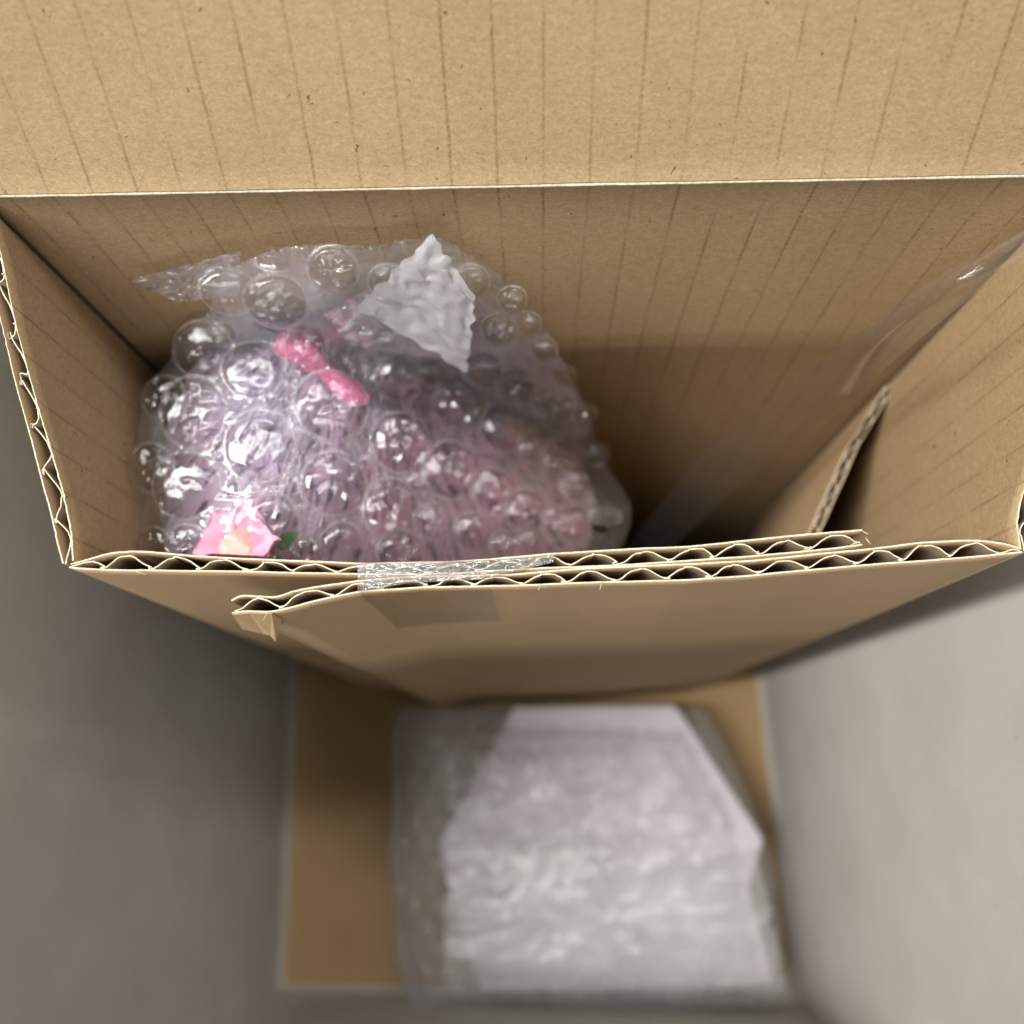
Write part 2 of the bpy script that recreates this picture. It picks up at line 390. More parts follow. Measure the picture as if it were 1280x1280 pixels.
# back panel with flap (a continuous sheet creased at the fold)
YB = .0969; ZF = .391
def fold_pt(x):    # fold line: slight slope
    return Vector((x, YB + .0003 * math.sin(x * 40), ZF + .0002 * math.sin(x * 70 + 1)))
def sheet(name, prof, x0, x1, mat, parent, th, nx=80):
    verts = []; uvs = []; faces = []; mi = []
    m = len(prof)
    for side in (0, 1):
        for i in range(nx + 1):
            x = x0 + (x1 - x0) * i / nx
            for j, (dy, z, v) in enumerate(prof):
                wv = .00025 * noise.noise(Vector((x * 45, v * 30, 3)))
                verts.append((x + (x * .0), YB + dy + th * side + wv, z + (th * .5 * side))); uvs.append((x, v))
    S = (nx + 1) * m
    for i in range(nx):
        for j in range(m - 1):
            f = (i * m + j, (i + 1) * m + j, (i + 1) * m + j + 1, i * m + j + 1)
            faces.append(f); mi.append(0); faces.append(tuple(x + S for x in f[::-1])); mi.append(0)
        for j in (0, m - 1):
            f = (i * m + j, (i + 1) * m + j, (i + 1) * m + j + S, i * m + j + S); faces.append(f); mi.append(1)
    for i in (0, nx):
        for j in range(m - 1):
            faces.append((i * m + j, i * m + j + 1, i * m + j + 1 + S, i * m + j + S)); mi.append(1)
    return mesh_obj(name, verts, faces, [mat, cut_edge], parent, True, uvs, mi)
down = []
for k in range(13):                      # rounded just under the crease
    d = .020 * (k / 12) ** 1.5
    down.append((-.0022 * math.exp(-d / .006) * 0 + .0011 * (1 - math.exp(-d / .006)), ZF - d, -d))
down += [(.0011, ZF - d, -d) for d in (.05, .1, .2, .3, ZF - ZB)]
bp_ = sheet('back_panel', down, -.1030, .0990, kraft_back, box, .0032)
up = []; a30 = math.radians(31)
for k in range(16):
    L = .0004 + .15 * (k / 15) ** 1.3
    up.append((math.sin(a30) * L, ZF + math.cos(a30) * L, L))
flp = sheet('top_flap', up, -.1060, .1040, kraft_flap, box, .0032)
flp['label'] = 'rear flap leaning back above the crease'
# the cracked paper line along the crease
cv = []; cf = []; nx = 400
for i in range(nx + 1):
    x = -.105 + .208 * i / nx
    wdt = .00004 + .00010 * noise.noise(Vector((x * 300, 0, 0))) + .00008 * noise.noise(Vector((x * 1500, 0, 3)))
    wdt = max(.00002, wdt)
    y = YB + .0006 + .00010 * noise.noise(Vector((x * 120, 2, 0)));  z = ZF + .00008 * noise.noise(Vector((x * 200, 7, 0)))
    cv += [(x, y - .0004, z - wdt), (x, y - .0008, z), (x, y - .0003, z + wdt)]
for i in range(nx):
    for j in range(2): cf.append((i * 3 + j, i * 3 + 3 + j, i * 3 + 4 + j, i * 3 + 1 + j))
mesh_obj('crease', cv, cf, cut_edge, box, True)
# bottom of the narrow box
bq = [(-.0885, .036), (.0885, .0375), (.095, .096), (-.0995, .096)]
vv = [(x, y, .0045) for x, y in bq] + [(x, y, .0075) for x, y in bq]
mesh_obj('bottom_panel', vv, [(3, 2, 1, 0), (4, 5, 6, 7), (0, 1, 5, 4), (1, 2, 6, 5), (2, 3, 7, 6), (3, 0, 4, 7)], kraft_plain, box, False, [(x, y) for x, y, z in vv])
# loose divider leaning beside the right panel
dv = empty('divider_board', (.08, .065, .05), 'loose corrugated strip standing inside the box near its right panel', 'cardboard strip')
da = at(1108, 482, .306); db = at(1060, 560, .300); dc = at(1010, 672, .296)
da.y = min(da.y, .0955)
dn = Vector((.0028, .0008, 0))
board('board', [dc, db, da], [dc + dn, db + dn, da + dn], .01, kraft_plain, kraft_plain, dv, phase=.1, pitch=.0068)

# loose paper fibres on the cut edge
fb = []; ff = []
for (u, v, du, dv_) in [(752, 728, -2, 9), (676, 730, -3, 8), (590, 706, 6, -5), (892, 702, 8, -4), (896, 720, -3, 5), (1082, 672, 6, 8), (1078, 664, 8, 4), (335, 764, -6, 12), (170, 714, 12, 4)]:
    a = at(u, v, RZ + .0002); b = at(u + du * .6, v + dv_ * .6, RZ + .0009); c = at(u + du, v + dv_, RZ + .0003)
    for p, q in ((a, b), (b, c)):
        k = len(fb); s = Vector((.0001, .00006, 0)); up_ = Vector((0, 0, .00012))
        fb += [p - s, p + s, q + s, q - s, p + up_, q + up_]; ff += [(k, k + 1, k + 2, k + 3), (k, k + 3, k + 5, k + 4), (k + 1, k + 4, k + 5, k + 2)]
tag(mesh_obj('paper_fibre', fb, ff, cut_edge, box, True), kind='stuff')

# ------------------------------------------------------------------ wrapped bundle
OUTL = [(172, 700), (178, 640), (166, 600), (176, 520), (180, 490), (212, 452), (222, 420), (262, 392), (272, 350), (300, 330), (345, 312), (400, 306), (460, 308), (515, 300), (545, 296), (585, 318), (625, 345), (652, 380), (690, 425), (712, 470), (738, 520), (752, 570), (790, 632), (785, 665), (770, 700), (700, 745), (500, 770), (300, 765), (200, 740)]
CEN = (440, 540)
def outline_fn(pts, cen, smooth=2):
    NA = 360; R = [0] * NA
    for k in range(NA):
        a = 2 * math.pi * k / NA; dx, dy = math.cos(a), math.sin(a); best = 1
        for (x1, y1), (x2, y2) in zip(pts, pts[1:] + pts[:1]):
            ex, ey = x2 - x1, y2 - y1; den = dx * ey - dy * ex
            if abs(den) < 1e-9: continue
            t = ((x1 - cen[0]) * ey - (y1 - cen[1]) * ex) / den
            s = ((x1 - cen[0]) * dy - (y1 - cen[1]) * dx) / den
            if t > 0 and -1e-6 <= s <= 1 + 1e-6: best = max(best, t)
        R[k] = best
    for _ in range(smooth): R = [(R[i - 1] + 2 * R[i] + R[(i + 1) % NA]) / 4 for i in range(NA)]
    def f(a):
        a = (a / (2 * math.pi)) % 1 * NA; i = int(a) % NA; return R[i] * (1 - (a - int(a))) + R[(i + 1) % NA] * (a - int(a))
    return f
RF = outline_fn(OUTL, CEN)
def z_wall(u, v, y=.0915):
    d = ray(u, v)
    if d.y <= 1e-6: return -9
    return ZC + d.z * (y / d.y)
def surf_z(u, v, s=None):
    if s is None:
        s = math.hypot(u - CEN[0], v - CEN[1]) / RF(math.atan2(v - CEN[1], u - CEN[0]))
    s = min(s, 1)
    zd = .358 - math.log(1 + math.exp((u - 340) / 60)) * 60 * .00018 - .028 * (1 - math.sqrt(max(0, 1 - s * s * .97)))
    zw = z_wall(u, v)
    k = .006; h = max(-1, min(1, (zd - zw) / (2 * k))); 
    mx = max(zd, zw) + (k * (1 - abs(h)) ** 2 * .5 if abs(h) < 1 else 0)
    return min(mx, .40)
def body(name, rf, cen, zf, mats, parent, rings=80, segs=260, disp=None, drop=.13, shrink=.9, uv=True, ylim=.0925, ymin=.0395, holes=()):
    verts = []; uvs = []; faces = []
    down_r = [(.002, 1), (.006, 1.0), (.015, .99), (.035, .97), (.07, .95), (drop, shrink)]
    rows = []
    for i in range(1, rings + 1):
        s = math.sin(i / rings * math.pi / 2)
        rows.append(('t', s))
    for d, k in down_r: rows.append(('d', d, k))
    p = at(cen[0], cen[1], zf(cen[0], cen[1], 0)); verts.append(p + (disp(cen[0], cen[1], 0, 0) if disp else Vector())); uvs.append((cen[0] / 1280, cen[1] / 1280))
    edge = []
    for row in rows:
        for j in range(segs):
            a = 2 * math.pi * j / segs; r = rf(a)
            if row[0] == 't':
                u = cen[0] + math.cos(a) * r * row[1]; v = cen[1] + math.sin(a) * r * row[1]
                q = at(u, v, zf(u, v, row[1]))
                if disp: q = q + disp(u, v, row[1], a)
                uvs.append((u / 1280, v / 1280))
                if row[1] > .9999: edge.append(q.copy())
            else:
                e = edge[j]; c0 = verts[0]; q = Vector((c0.x + (e.x - c0.x) * row[2], c0.y + (e.y - c0.y) * row[2], max(.02, e.z - row[1])))
                uvs.append(uvs[-segs])
            if ylim: q.y = max(ymin, min(q.y, ylim))
            verts.append(q)
    for j in range(segs): faces.append((0, 1 + (j + 1) % segs, 1 + j))
    for i in range(len(rows) - 1):
        for j in range(segs):
            a = 1 + i * segs + j; b = 1 + i * segs + (j + 1) % segs
            faces.append((a, b, b + segs, a + segs))
    if holes:      # the sheet is drawn up into a dome here, so its flat part stops at the seal
        keep = []
        for f in faces:
            cx = sum(uvs[k][0] for k in f) / len(f) * 1280; cy = sum(uvs[k][1] for k in f) / len(f) * 1280
            if max(f) < 1 + rings * segs and any((cx - hx) ** 2 + (cy - hy) ** 2 < (hr * .93) ** 2 for hx, hy, hr in holes): continue
            keep.append(f)
        faces = keep
    base = 1 + (len(rows) - 1) * segs
    faces.append(tuple(base + j for j in range(segs))[::-1])
    return mesh_obj(name, verts, faces, mats, parent, True, uvs)

def film_disp(amp, seed):
    def f(u, v, s, a):
        n1 = noise.noise(Vector((u / 26, v / 26, seed))); n2 = 1 - abs(noise.noise(Vector((u / 11 + 3 * n1, v / 11, seed + 4)))) * 2
        n3 = 1 - abs(noise.noise(Vector((u / 42, v / 42 + 2 * n1, seed + 9)))) * 2
        n4 = max(0, 1 - 9 * abs(noise.noise(Vector((u / 30 + 2 * n1, v / 38 - n1, seed + 14))))) + .7 * max(0, 1 - 8 * abs(noise.noise(Vector((u / 16 + n1, v / 13, seed + 17)))))
        # gathered pleats round the knot of film
        du, dv = u - 442, v - 395; rr = math.hypot(du, dv); an = math.atan2(dv, du)
        pl = math.exp(-((rr - 35) / 40) ** 2) * math.sin(an * 17 + 3 * n1) * .0010
        k = amp * (1 - .3 * s)
        return Vector((n1 * .0004, 0, k * (.7 * n1 + .35 * n2 * .6 + .6 * n3) + pl + n4 * .0006))
    return f
BUB = [(287, 366, 33), (347, 379, 38), (417, 338, 31), (489, 357, 27), (254, 438, 36), (317, 463, 37), (204, 497, 27), (242, 515, 43), (326, 558, 44), (415, 507, 45), (418, 605, 40), (190, 585, 30), (234, 607, 42), (332, 655, 40), (502, 554, 38), (577, 503, 33), (630, 536, 30), (563, 588, 36), (617, 614, 28), (489, 636, 36), (604, 464, 25), (500, 474, 29), (646, 483, 24), (692, 506, 25), (668, 560, 20), (656, 637, 26), (700, 572, 22), (718, 604, 21), (428, 682, 28), (540, 474, 22), (540, 650, 22), (623, 412, 22), (679, 437, 17), (715, 655, 22), (750, 650, 18), (690, 650, 15), (590, 665, 24), (630, 682, 17), (731, 520, 15), (748, 570, 15), (704, 470, 15), (192, 680, 20), (232, 680, 24), (340, 330, 20), (590, 352, 22), (640, 375, 18), (382, 432, 26), (560, 330, 20), (660, 405, 16), (525, 600, 16), (275, 565, 13), (370, 570, 11), (460, 575, 10), (280, 420, 16), (745, 625, 14), (768, 645, 13), (660, 680, 18), (300, 700, 30), (380, 700, 26), (500, 690, 28)]
bw = empty('bubble_wrap', (-.03, .06, .2), 'clear bubble wrap with large round bubbles around the lilac bundle in the brown box', 'bubble wrap')
body('film', RF, CEN, surf_z, film, bw, 190, 560, film_disp(.0006, 1.3), holes=BUB)
# bubble domes: a few crumpled variants shared by all
def dome_mesh(name, seed, crumple, mat, segs=36):
    prof = [(1.10, -.06), (1.065, .055), (1.03, .065), (1.0, .05)] + [(math.cos(a) ** (2 / 2.9), .06 + .45 * math.sin(a) ** (2 / 2.5)) for a in [math.radians(x) for x in (6, 14, 22, 31, 40, 49, 57, 65, 72, 78, 83, 87)]]
    verts = []; faces = []
    for (r, h) in prof:
        for j in range(segs):
            a = 2 * math.pi * j / segs
            x, y = r * math.cos(a), r * math.sin(a)
            top = max(0, min(1, (h - .15) / .25))
            cr = 1 - abs(noise.noise(Vector((x * 1.7 + seed * 3, y * 1.7, seed)))) * 4.5
            c2 = noise.noise(Vector((x * 3.8, y * 3.8 + seed, seed + 5)))
            z = h + top * crumple * (-.20 * max(0, cr) + .12 * c2)
            rr = 1 + .05 * noise.noise(Vector((math.cos(a), math.sin(a), seed)))
            verts.append((x * rr, y * rr, z))
    n = len(prof)
    for i in range(n - 1):
        for j in range(segs):
            a = i * segs + j; b = i * segs + (j + 1) % segs
            faces.append((a, b, b + segs, a + segs))
    verts.append((0, 0, .51 - .1 * crumple)); k = len(verts) - 1
    for j in range(segs): faces.append(((n - 1) * segs + j, (n - 1) * segs + (j + 1) % segs, k))
    me = bpy.data.meshes.new(name); me.from_pydata(verts, [], faces); me.materials.append(mat)
    me.materials.append(seal_m); me.polygons.foreach_set('material_index', [1 if i < segs * 3 else 0 for i in range(len(me.polygons))])
    me.polygons.foreach_set('use_smooth', [True] * len(me.polygons)); return me
domes = [dome_mesh('bubble', i * 1.7, .25 + .28 * (i % 4), bubble_m) for i in range(8)]
def place_bubble(parent, p, nrm, r, me, flat=1.0, squash=1.0, spin=0.):
    o = bpy.data.objects.new('bubble', me); C.objects.link(o); o.parent = parent
    q = nrm.to_track_quat('Z', 'Y').to_matrix().to_4x4() @ Matrix.Rotation(spin, 4, 'Z')
    M = Matrix.Translation(p - parent.location) @ q @ Matrix.Diagonal((r * squash, r / squash, r * flat, 1))
    o.matrix_local = M; return o
def surf_p(u, v, zf=surf_z, dz=0): return at(u, v, zf(u, v) + dz)
def surf_n(u, v, zf=surf_z):
    e = 9; a = surf_p(u - e, v, zf); b = surf_p(u + e, v, zf); c = surf_p(u, v - e, zf); d = surf_p(u, v + e, zf)
    n = (b - a).cross(c - d); n.normalize()
    if n.z < 0: n = -n
    return n
VIEW = Vector((0, 0, ZC))
for i, (u, v, r) in enumerate(BUB):
    p = surf_p(u, v); n = surf_n(u, v); n = (n + (VIEW - p).normalized() * .9).normalized()
    rw = r * depth(p) / F
    p = p - n * rw * .03 + Vector((0, 0, .0003)); p.y = max(p.y, .0405 + rw * .4)
    place_bubble(bw, p, n, rw, domes[i % 8], .85 + .25 * random.random(), 1 + .05 * random.uniform(-1, 1), random.random() * 6.28)

# ---- bundle inside
def fibre_mat():
    m, nt, nodes, links = newmat('lilac_fibre')
    uv = nt.nodes.new('ShaderNodeUVMap').outputs[0]
    sub = nt.nodes.new('ShaderNodeVectorMath'); sub.operation = 'SUBTRACT'; sub.inputs[1].default_value = (470 / 1280, 300 / 1280, 0); links.new(uv, sub.inputs[0])
    sep = nt.nodes.new('ShaderNodeSeparateXYZ'); links.new(sub.outputs[0], sep.inputs[0])
    ang = math_n(nt, 'ARCTAN2', sep.outputs[1], sep.outputs[0])
    ln = nt.nodes.new('ShaderNodeVectorMath'); ln.operation = 'LENGTH'; links.new(sub.outputs[0], ln.inputs[0])
    cmb = nt.nodes.new('ShaderNodeCombineXYZ'); links.new(math_n(nt, 'MULTIPLY', ang, 46), cmb.inputs[0]); links.new(math_n(nt, 'MULTIPLY', ln.outputs['Value'], 34), cmb.inputs[1])
    st = noise_n(nt, cmb.outputs[0], 1, 4, .65, .6)
    big = noise_n(nt, mapping(nt, uv, (9, 9, 1)), 1, 2, .5)
    g = math_n(nt, 'ADD', math_n(nt, 'MULTIPLY', sep.outputs[0], 2.4), math_n(nt, 'MULTIPLY', math_n(nt, 'SUBTRACT', big, .5), 1.2))
    base = ramp(nt, math_n(nt, 'ADD', g, .5, clamp=True), [(0, (.56, .47, .62)), (.28, (.62, .44, .57)), (.55, (.47, .33, .43)), (.8, (.52, .27, .34)), (1, (.46, .30, .31))])
    dk = ramp(nt, st, [(.36, (.16, .13, .20)), (.47, (.9, .9, .92)), (.7, (1.12, 1.1, 1.12))])
    col = mixc(nt, 1, base, dk, 'MULTIPLY')
    p = nt.nodes.new('ShaderNodeBsdfPrincipled'); p.inputs['Roughness'].default_value = .85; links.new(col, p.inputs['Base Color'])
    p.inputs['Sheen Weight'].default_value = .3
    bp = nt.nodes.new('ShaderNodeBump'); bp.inputs['Strength'].default_value = .8; bp.inputs['Distance'].default_value = .0008
    links.new(st, bp.inputs['Height']); links.new(bp.outputs[0], p.inputs['Normal'])
    o = nt.nodes.new('ShaderNodeOutputMaterial'); links.new(p.outputs[0], o.inputs[0]); return m
lilac = fibre_mat()
INN = [(215, 705), (205, 620), (205, 540), (235, 470), (275, 425), (330, 385), (400, 365), (470, 352), (540, 350), (600, 378), (640, 430), (675, 480), (715, 550), (745, 620), (735, 690), (600, 745), (400, 760), (260, 745)]
RF2 = outline_fn(INN, CEN, 6)
def z_in(u, v, s=None): return surf_z(u, v) - .0042 - .005 * ((s or 0) ** 4)
def in_disp(u, v, s, a):
    return Vector((0, 0, .0016 * noise.noise(Vector((u / 45, v / 45, 3))) + .0010 * math.sin(math.atan2(v - 300, u - 470) * 30) ))
gift = empty('wrapped_ornament', (-.03, .06, .21), 'lilac to mauve fibrous bundle seen through the bubble wrap', 'ornament')
body('body', RF2, CEN, z_in, lilac, gift, 80, 300, in_disp)
# loose fibres laid over the bundle
lil2 = simple('lilac_thread', (.13, .09, .16), .8, 300, .4)
tv = []; tf = []
for i in range(900):
    a = random.uniform(.35, 2.9); r0 = random.uniform(60, 330)
    ox, oy = 470, 300
    L = random.uniform(8, 26); pts = []
    for k in range(5):
        r = r0 + L * k / 4; aa = a + .02 * math.sin(k + i)
        u = ox + r * math.cos(aa); v = oy + r * math.sin(aa)
        s = math.hypot(u - CEN[0], v - CEN[1]) / RF2(math.atan2(v - CEN[1], u - CEN[0]))
        if s > .80: break
        pts.append(at(u, v, z_in(u, v, s)) + in_disp(u, v, s, 0) + Vector((0, 0, .0003 + .0004 * math.sin(k * .8))))
    if len(pts) < 3: continue
    wd = random.uniform(.00006, .00012)
    k0 = len(tv)
    for k, p in enumerate(pts):
        d = (pts[min(len(pts) - 1, k + 1)] - pts[max(0, k - 1)]).normalized(); sd = d.cross(Vector((0, 0, 1))).normalized() * wd
        tv += [p - sd, p + Vector((0, 0, wd)), p + sd]
    for k in range(len(pts) - 1):
        b = k0 + k * 3; tf += [(b, b + 1, b + 4, b + 3), (b + 1, b + 2, b + 5, b + 4)]
th_ = mesh_obj('thread', tv, tf, lil2, gift); tag(th_, kind='stuff')

pink = simple('pink_felt', (.85, .22, .42), .85, 500, .25, .5)
pinkp = simple('pale_pink_felt', (.76, .38, .52), .85, 300, .2, .4)
orange = simple('peach_centre', (.84, .48, .42), .85, 700, .2, .6)
green = simple('leaf_green', (.08, .20, .10), .8, 500, .3, .3)
# ribbon lying on the bundle
def ribbon(name, pts, wid, th, mat, parent, dz):
    P = [at(u, v, z_in(u, v) + d) for (u, v, d) in pts]; P, _ = resample(P, 34)
    W_, _ = resample([Vector((x, 0, 0)) for x in wid], 34)
    verts = []; faces = []; K = 12
    for i, p in enumerate(P):
        d = (P[min(33, i + 1)] - P[max(0, i - 1)]).normalized(); sd = d.cross(Vector((0, 0, 1))).normalized(); up_ = sd.cross(d)
        hw = wid[0] if not wid else wid[min(len(wid) - 1, int(i / 34 * len(wid)))]
        t = i / 33 * (len(wid) - 1); k = min(len(wid) - 2, int(t)); hw = wid[k] * (1 - t + k) + wid[k + 1] * (t - k)
        for j in range(K):
            a = 2 * math.pi * j / K
            wob = 1 + .18 * noise.noise(Vector((i * .3, math.cos(a) * 1.3, math.sin(a) * 1.3 + seed_of(name))))
            verts.append(p + sd * math.cos(a) * hw * wob + up_ * math.sin(a) * th * wob)
    for i in range(33):
        for j in range(K):
            a = i * K + j; b = i * K + (j + 1) % K; faces.append((a, b, b + K, a + K))
    faces.append(tuple(range(K))); faces.append(tuple(33 * K + j for j in range(K))[::-1])
    return mesh_obj(name, verts, faces, mat, parent)
rb = ribbon('pink_ribbon', [(346, 424, .0026), (372, 434, .0030), (392, 452, .0024), (412, 470, .0018), (432, 486, .0022), (458, 500, .0018)], [.0026, .0038, .0033, .0020, .0025, .0029, .0016], .0008, pink, None, .003)
tag(rb, 'bright pink felt ribbon laid across the top of the lilac bundle', 'ribbon')
# flower
fc = at(302, 686, .3455)
flw = empty('felt_flower', fc, 'pale pink felt flower with peach centre low on the left side of the bundle', 'flower')
def petal_mesh(L, Wd):
    verts = []; faces = []; n = 9; m = 9
    for s in (1, -1):
        for i in range(n):
            t = i / (n - 1)
            ww = Wd * math.sin(math.pi * min(1, .12 + t * .88) ** .8) ** .6 if t < 1 else Wd * .12
            for j in range(m):
                q = j / (m - 1) * 2 - 1
                x = t * L - (abs(q) ** 2) * L * .12 * t; y = q * ww
                z = .0022 * math.sin(t * 2.2) + .0012 * q * q + s * .0006 * (1 - abs(q) ** 4) + .0006 * noise.noise(Vector((x * 400, y * 400, 2)))
                verts.append((x, y, z))
    S = n * m
    for i in range(n - 1):
        for j in range(m - 1):
            f = (i * m + j, (i + 1) * m + j, (i + 1) * m + j + 1, i * m + j + 1); faces += [f, tuple(x + S for x in f[::-1])]
    return verts, faces
pv, pf = petal_mesh(.0096, .0060)
for k in range(6):
    M = Matrix.Rotation(k * math.pi / 3 + .15, 4, 'Z') @ Matrix.Rotation(math.radians(-8 + (k % 2) * 8), 4, 'Y')
    vs_ = []
    for p in pv:
        q = M @ Vector(p) + fc
        if q.y < .0392: q.z += (.0392 - q.y) * .9; q.y = .0392 - (.0392 - q.y) * .05
        vs_.append(q)
    mesh_obj('petal', vs_, pf, pinkp, flw)
bm = bmesh.new(); bmesh.ops.create_icosphere(bm, subdivisions=3, radius=.0042)
for v in bm.verts: v.co.z *= .28; v.co += v.normal * .0005 * noise.noise(v.co * 900); v.co.z += .0022
me = bpy.data.meshes.new('flower_centre'); bm.to_mesh(me); bm.free(); me.materials.append(orange)
o = bpy.data.objects.new('flower_centre', me); C.objects.link(o); o.parent = flw
lv, lf_ = petal_mesh(.0085, .0026)
me = bpy.data.meshes.new('leaf'); me.from_pydata(lv, [], lf_); me.materials.append(green)
o = bpy.data.objects.new('leaf', me); C.objects.link(o); o.parent = flw; o.location = (.0075, .0005, -.002); o.rotation_euler = (0, .25, .75); o.scale = (.62, .62, .62)

# ------------------------------------------------------------------ tape pieces and loose film
def patch(name, pix, zfun, mat, label, cat, nu=40, nv=26, crum=.0006, seed=0., th=.00006, parent=None, fr=1.0, fine=.4):
    """quad patch from four pixel corners (tl, tr, br, bl) laid at heights zfun, crumpled"""
    (a, b, c, d) = pix; verts = []; faces = []; uvs = []
    for i in range(nu + 1):
        for j in range(nv + 1):
            s, t = i / nu, j / nv
            u = (a[0] * (1 - s) + b[0] * s) * (1 - t) + (d[0] * (1 - s) + c[0] * s) * t
            v = (a[1] * (1 - s) + b[1] * s) * (1 - t) + (d[1] * (1 - s) + c[1] * s) * t
            jag = 3.0 * noise.noise(Vector((s * 9, t * 9, seed + 20)))
            u += jag * fr; v += 3.0 * noise.noise(Vector((s * 9, t * 9, seed + 40))) * fr
            z = zfun(u, v, s, t)
            n1 = noise.noise(Vector((s * 3, t * 3, seed))); n2 = 1 - 2 * abs(noise.noise(Vector((s * 6 + n1, t * 6, seed + 3))))
            n3 = 1 - 2 * abs(noise.noise(Vector((s * 9 + n1, t * 8, seed + 6))))
            p = at(u, v, z + crum * (n1 + .8 * n2 + fine * n3)); verts.append(p); uvs.append((s, t))
    n0 = len(verts); verts += [Vector((p.x, p.y, p.z - th)) for p in verts]; uvs += uvs
    W = nv + 1
    for i in range(nu):
        for j in range(nv):
            f = (i * W + j, i * W + j + 1, (i + 1) * W + j + 1, (i + 1) * W + j); faces.append(f); faces.append(tuple(x + n0 for x in f[::-1]))
    o = mesh_obj(name, verts, faces, mat, parent, True, uvs)
    if label: tag(o, label, cat)
    return o
sz = lambda k: (lambda u, v, s, t: surf_z(u, v) + k)
patch('milky_tape', [(446, 384), (540, 292), (594, 372), (584, 466)], (lambda u, v, s, t: surf_z(u, v) + .0036 + max(0, u - 500) * .00007), milky, 'crumpled milky white tape closing the top of the bubble wrap', 'tape', crum=.0009, seed=2, fr=1.8, fine=.08)
patch('gathered_tape', [(405, 392), (500, 338), (572, 452), (440, 432)], sz(.0026), flare, 'gathered clear tape tail left of the milky tape on the bubble wrap', 'tape', crum=.0012, seed=5)
patch('loose_film', [(160, 350), (300, 314), (300, 368), (222, 378)], lambda u, v, s, t: max(z_wall(u, v, .093), .33), flare, 'thin clear tape tail sticking out from the top left of the bundle', 'film', crum=.0008, seed=7)
patch('loose_film', [(120, 514), (205, 512), (215, 690), (172, 668)], lambda u, v, s, t: .318 + .006 * s, flare, 'loose clear film fold between the bundle and the left side panel', 'film', crum=.0014, seed=9)

# tape over the front rim: outer face, over the top, inner face
tp = empty('packing_tape', at(540, 725, RZ), 'clear packing tape folded over the front edge of the brown box', 'tape')
def front_y(u, off):   # outer face of outer board at pixel column u (top)
    for (u1, v1), (u2, v2) in zip(fo_out, fo_out[1:]):
        if u1 <= u <= u2: return at(u, v1 + (v2 - v1) * (u - u1) / (u2 - u1), RZ)
    return at(u, 735, RZ)
verts = []; faces = []; nu, nv = 60, 16
for i in range(nu + 1):
    s = i / nu; u = 449 + 165 * s
    top = front_y(u, 0)
    for j in range(nv + 1):
        t = j / nv; ln = (.0460 + .0030 * noise.noise(Vector((s * 7, 1, 1)))) * (1 - .12 * s)
        verts.append(Vector((top.x + .0012 * t * (1 - s) * 0, top.y - .00062 - .00012 * max(0, noise.noise(Vector((s * 5, t * 4, 4)))), RZ - ln * t)))
for i in range(nu):
    for j in range(nv):
        a = i * (nv + 1) + j; faces.append((a, a + nv + 1, a + nv + 2, a + 1))
mesh_obj('front_face', verts, faces, stuck, tp)
verts = []; faces = []; nu, nv = 110, 22
for i in range(nu + 1):
    s = i / nu; u = 447 + 245 * s
    for j in range(nv + 1):
        t = j / nv
        v0 = 740 - 12 * s - 8 * min(1, s * 4); v1 = 704 - 10 * s * s
        if s > .62: v0 = v0 - (s - .62) * 45
        v = v0 + (v1 - v0) * t
        n1 = noise.noise(Vector((s * 22, t * 3, 1))); n2 = 1 - 2 * abs(noise.noise(Vector((s * 34 + n1, t * 5, 7))))
        z = RZ + .0008 + .0005 * n1 + .0009 * n2 - (.0009 if t in (0, 1) else 0) - .0010 * math.exp(-((t - .5) / .16) ** 2)
        verts.append(at(u, v, z))
for i in range(nu):
    for j in range(nv):
        a = i * (nv + 1) + j; faces.append((a, a + 1, a + nv + 2, a + nv + 1))
mesh_obj('top_fold', verts, faces, crinkle, tp)

# long clear tape hanging across the right rear corner of the box
def strip3(name, left, right, mat, label, cat, n=70, m=14, curl=.002, seed=0):
    A, _ = resample(left, n); B, _ = resample(right, n); verts = []; faces = []
    for i in range(n):
        nrm = Vector((-.45, -.45, .77)).normalized(); cu = curl * (2.6 * math.exp(-((i / n - .08) / .16) ** 2) + .5)
        for j in range(m):
            t = j / (m - 1); p = A[i].lerp(B[i], t) + nrm * (cu * math.sin(math.pi * t) + (.00006 if i < n * .3 else .0004) * noise.noise(Vector((i * .09, t * 2.5, seed))))
            p.y = min(p.y, .0958); verts.append(p)
    for i in range(n - 1):
        for j in range(m - 1):
            a = i * m + j; faces.append((a, a + m, a + m + 1, a + 1))
    o = mesh_obj(name, verts, faces, mat); tag(o, label, cat); return o
TL = [at(u, v, z) for u, v, z in [(1310, 270, .4035), (1155, 354, .3975), (1080, 410, .372), (1000, 470, .338), (880, 562, .290), (775, 692, .238)]]
TR = [at(u, v, l.z - .002) for (u, v), l in zip([(1322, 292), (1212, 372), (1140, 432), (1060, 500), (935, 598), (818, 706)], TL)]
strip3('clear_tape', TL, TR,
      clear, 'long clear tape strip hanging diagonally from the right rear corner of the box', 'tape', seed=3)

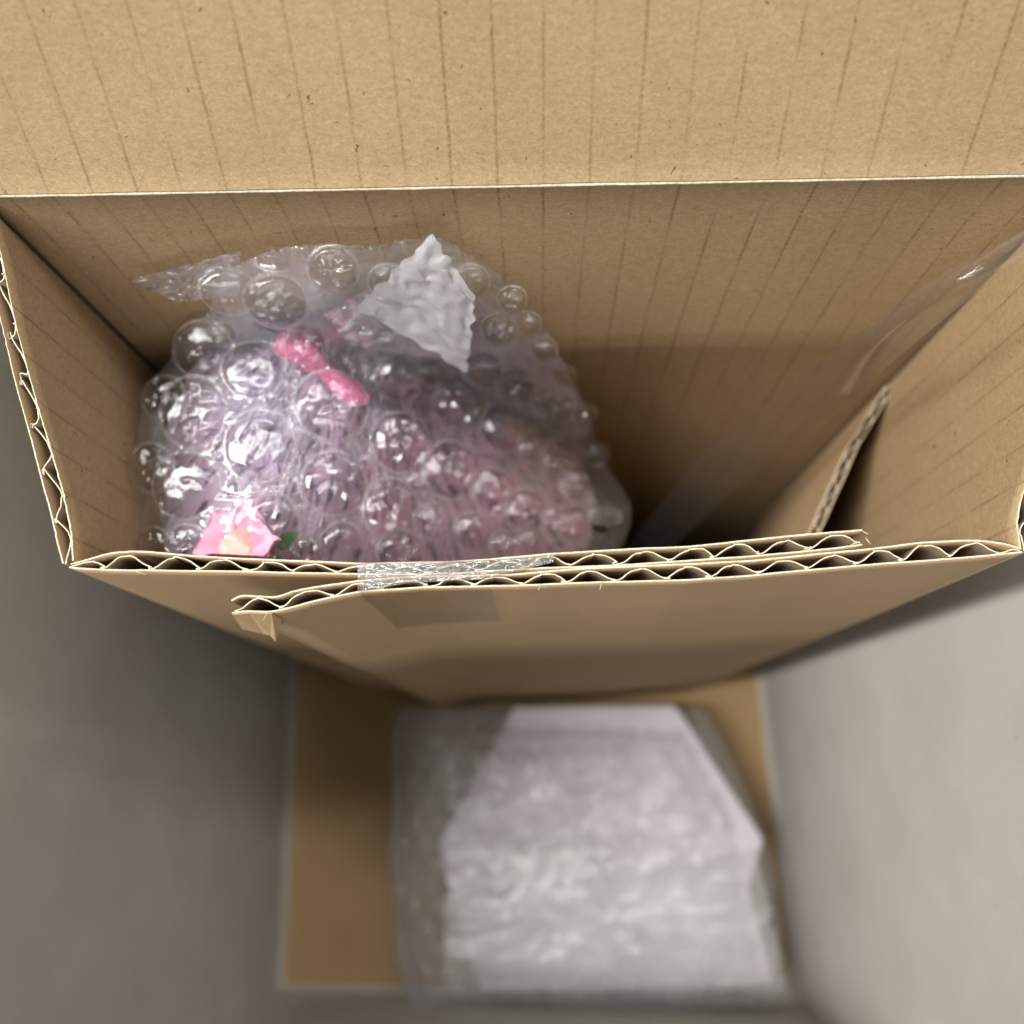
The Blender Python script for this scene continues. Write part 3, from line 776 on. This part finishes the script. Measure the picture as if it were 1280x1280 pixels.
# ------------------------------------------------------------------ wrapped white panel box on the carton bottom
def house(name, pix, z0, z1, mat, parent):
    top = [at(u, v, z1) for u, v in pix]; bot = [Vector((p.x, p.y, z0)) for p in top]; n = len(top)
    bm = bmesh.new(); tv_ = [bm.verts.new(p) for p in top]; bv_ = [bm.verts.new(p) for p in bot]
    bm.faces.new(tv_[::-1]); bm.faces.new(bv_)
    for i in range(n): bm.faces.new((tv_[i], tv_[(i + 1) % n], bv_[(i + 1) % n], bv_[i]))
    bmesh.ops.recalc_face_normals(bm, faces=bm.faces)
    bmesh.ops.bevel(bm, geom=[e for e in bm.edges], offset=.0012, segments=3, affect='EDGES')
    me = bpy.data.meshes.new(name); bm.to_mesh(me); bm.free(); me.materials.append(mat)
    o = bpy.data.objects.new(name, me); C.objects.link(o); return o
lav = simple('pale_lavender_card', (.73, .66, .71), .6, 30, .06)
HZ = .052
hs = house('gift_box', [(642, 884), (845, 882), (955, 1050), (936, 1108), (970, 1232), (600, 1238), (572, 1150), (548, 1055)], .006, HZ, lav, None)
tag(hs, 'pale lavender card box with slanted sides inside the blurred bubble wrap', 'box')
white_hl = simple('bright_patch_white', (.88, .89, .86), .6, 60, .06)
hl = house('bright_patch', [(640, 1062), (726, 1060), (770, 1215), (612, 1215)], HZ + .0003, HZ + .0022, white_hl, None)  # thin white slab stands in for the bright specular patch on the box
tag(hl, 'thin white slab standing in for the bright sheen on the lavender box under the bubble wrap', 'highlight')
OUT2 = [(494, 886), (489, 960), (492, 1010), (484, 1050), (492, 1120), (494, 1200), (516, 1268), (600, 1260), (700, 1262), (860, 1262), (990, 1254), (975, 1150), (962, 1060), (930, 980), (880, 886), (700, 882), (600, 884)]
CEN2 = (715, 1070); RG = outline_fn(OUT2, CEN2, 1)
def z2(u, v, s=None):
    if s is None: s = math.hypot(u - CEN2[0], v - CEN2[1]) / RG(math.atan2(v - CEN2[1], u - CEN2[0]))
    s = min(1, s); return .058 - .022 * max(0, (s - .6) / .4) ** 2.2
def disp2(u, v, s, a):
    n1 = noise.noise(Vector((u / 34, v / 34, 5))); n2 = 1 - 2 * abs(noise.noise(Vector((u / 55 + n1, v / 40, 8))))
    return Vector((.0006 * n1, 0, .0022 * n1 + .0018 * n2))
bw2 = empty('bubble_wrap', (.005, -.05, .005), 'blurred bubble wrap packed around the lavender box on the carton bottom', 'bubble wrap')
body('film', RG, CEN2, z2, film_far, bw2, 60, 240, disp2, drop=.05, shrink=1.0, ylim=None)
domes2 = [dome_mesh('bubble', 20 + i * 1.3, .5, bubble_far, 14) for i in range(4)]
row = 0; v = 892
while v < 1250:
    u = 500 + (row % 2) * 15
    while u < 985:
        s = math.hypot(u - CEN2[0], v - CEN2[1]) / RG(math.atan2(v - CEN2[1], u - CEN2[0]))
        if s < .95 and noise.noise(Vector((u / 60, v / 60, 2))) > -.25:
            uu = u + random.uniform(-3, 3); vv_ = v + random.uniform(-3, 3)
            p = surf_p(uu, vv_, z2) + disp2(uu, vv_, s, 0); nn = surf_n(uu, vv_, z2)
            place_bubble(bw2, p, nn, 12 * depth(p) / F, random.choice(domes2), .8, 1, random.random() * 6)
        u += 30
    v += 27; row += 1

for i_, (pix, sd) in enumerate([([(556, 1120), (946, 1068), (984, 1240), (556, 1244)], 31), ([(622, 1056), (730, 1050), (800, 1190), (600, 1215)], 37)]):
    patch('film_overlap', pix, lambda u, v, s, t: .064 - .02 * max(0, (v - 1200) / 46) ** 2 + .0012 * i_, film_far2, None, None, nu=40, nv=30, crum=.0011, seed=sd, fr=2.5, parent=bw2)
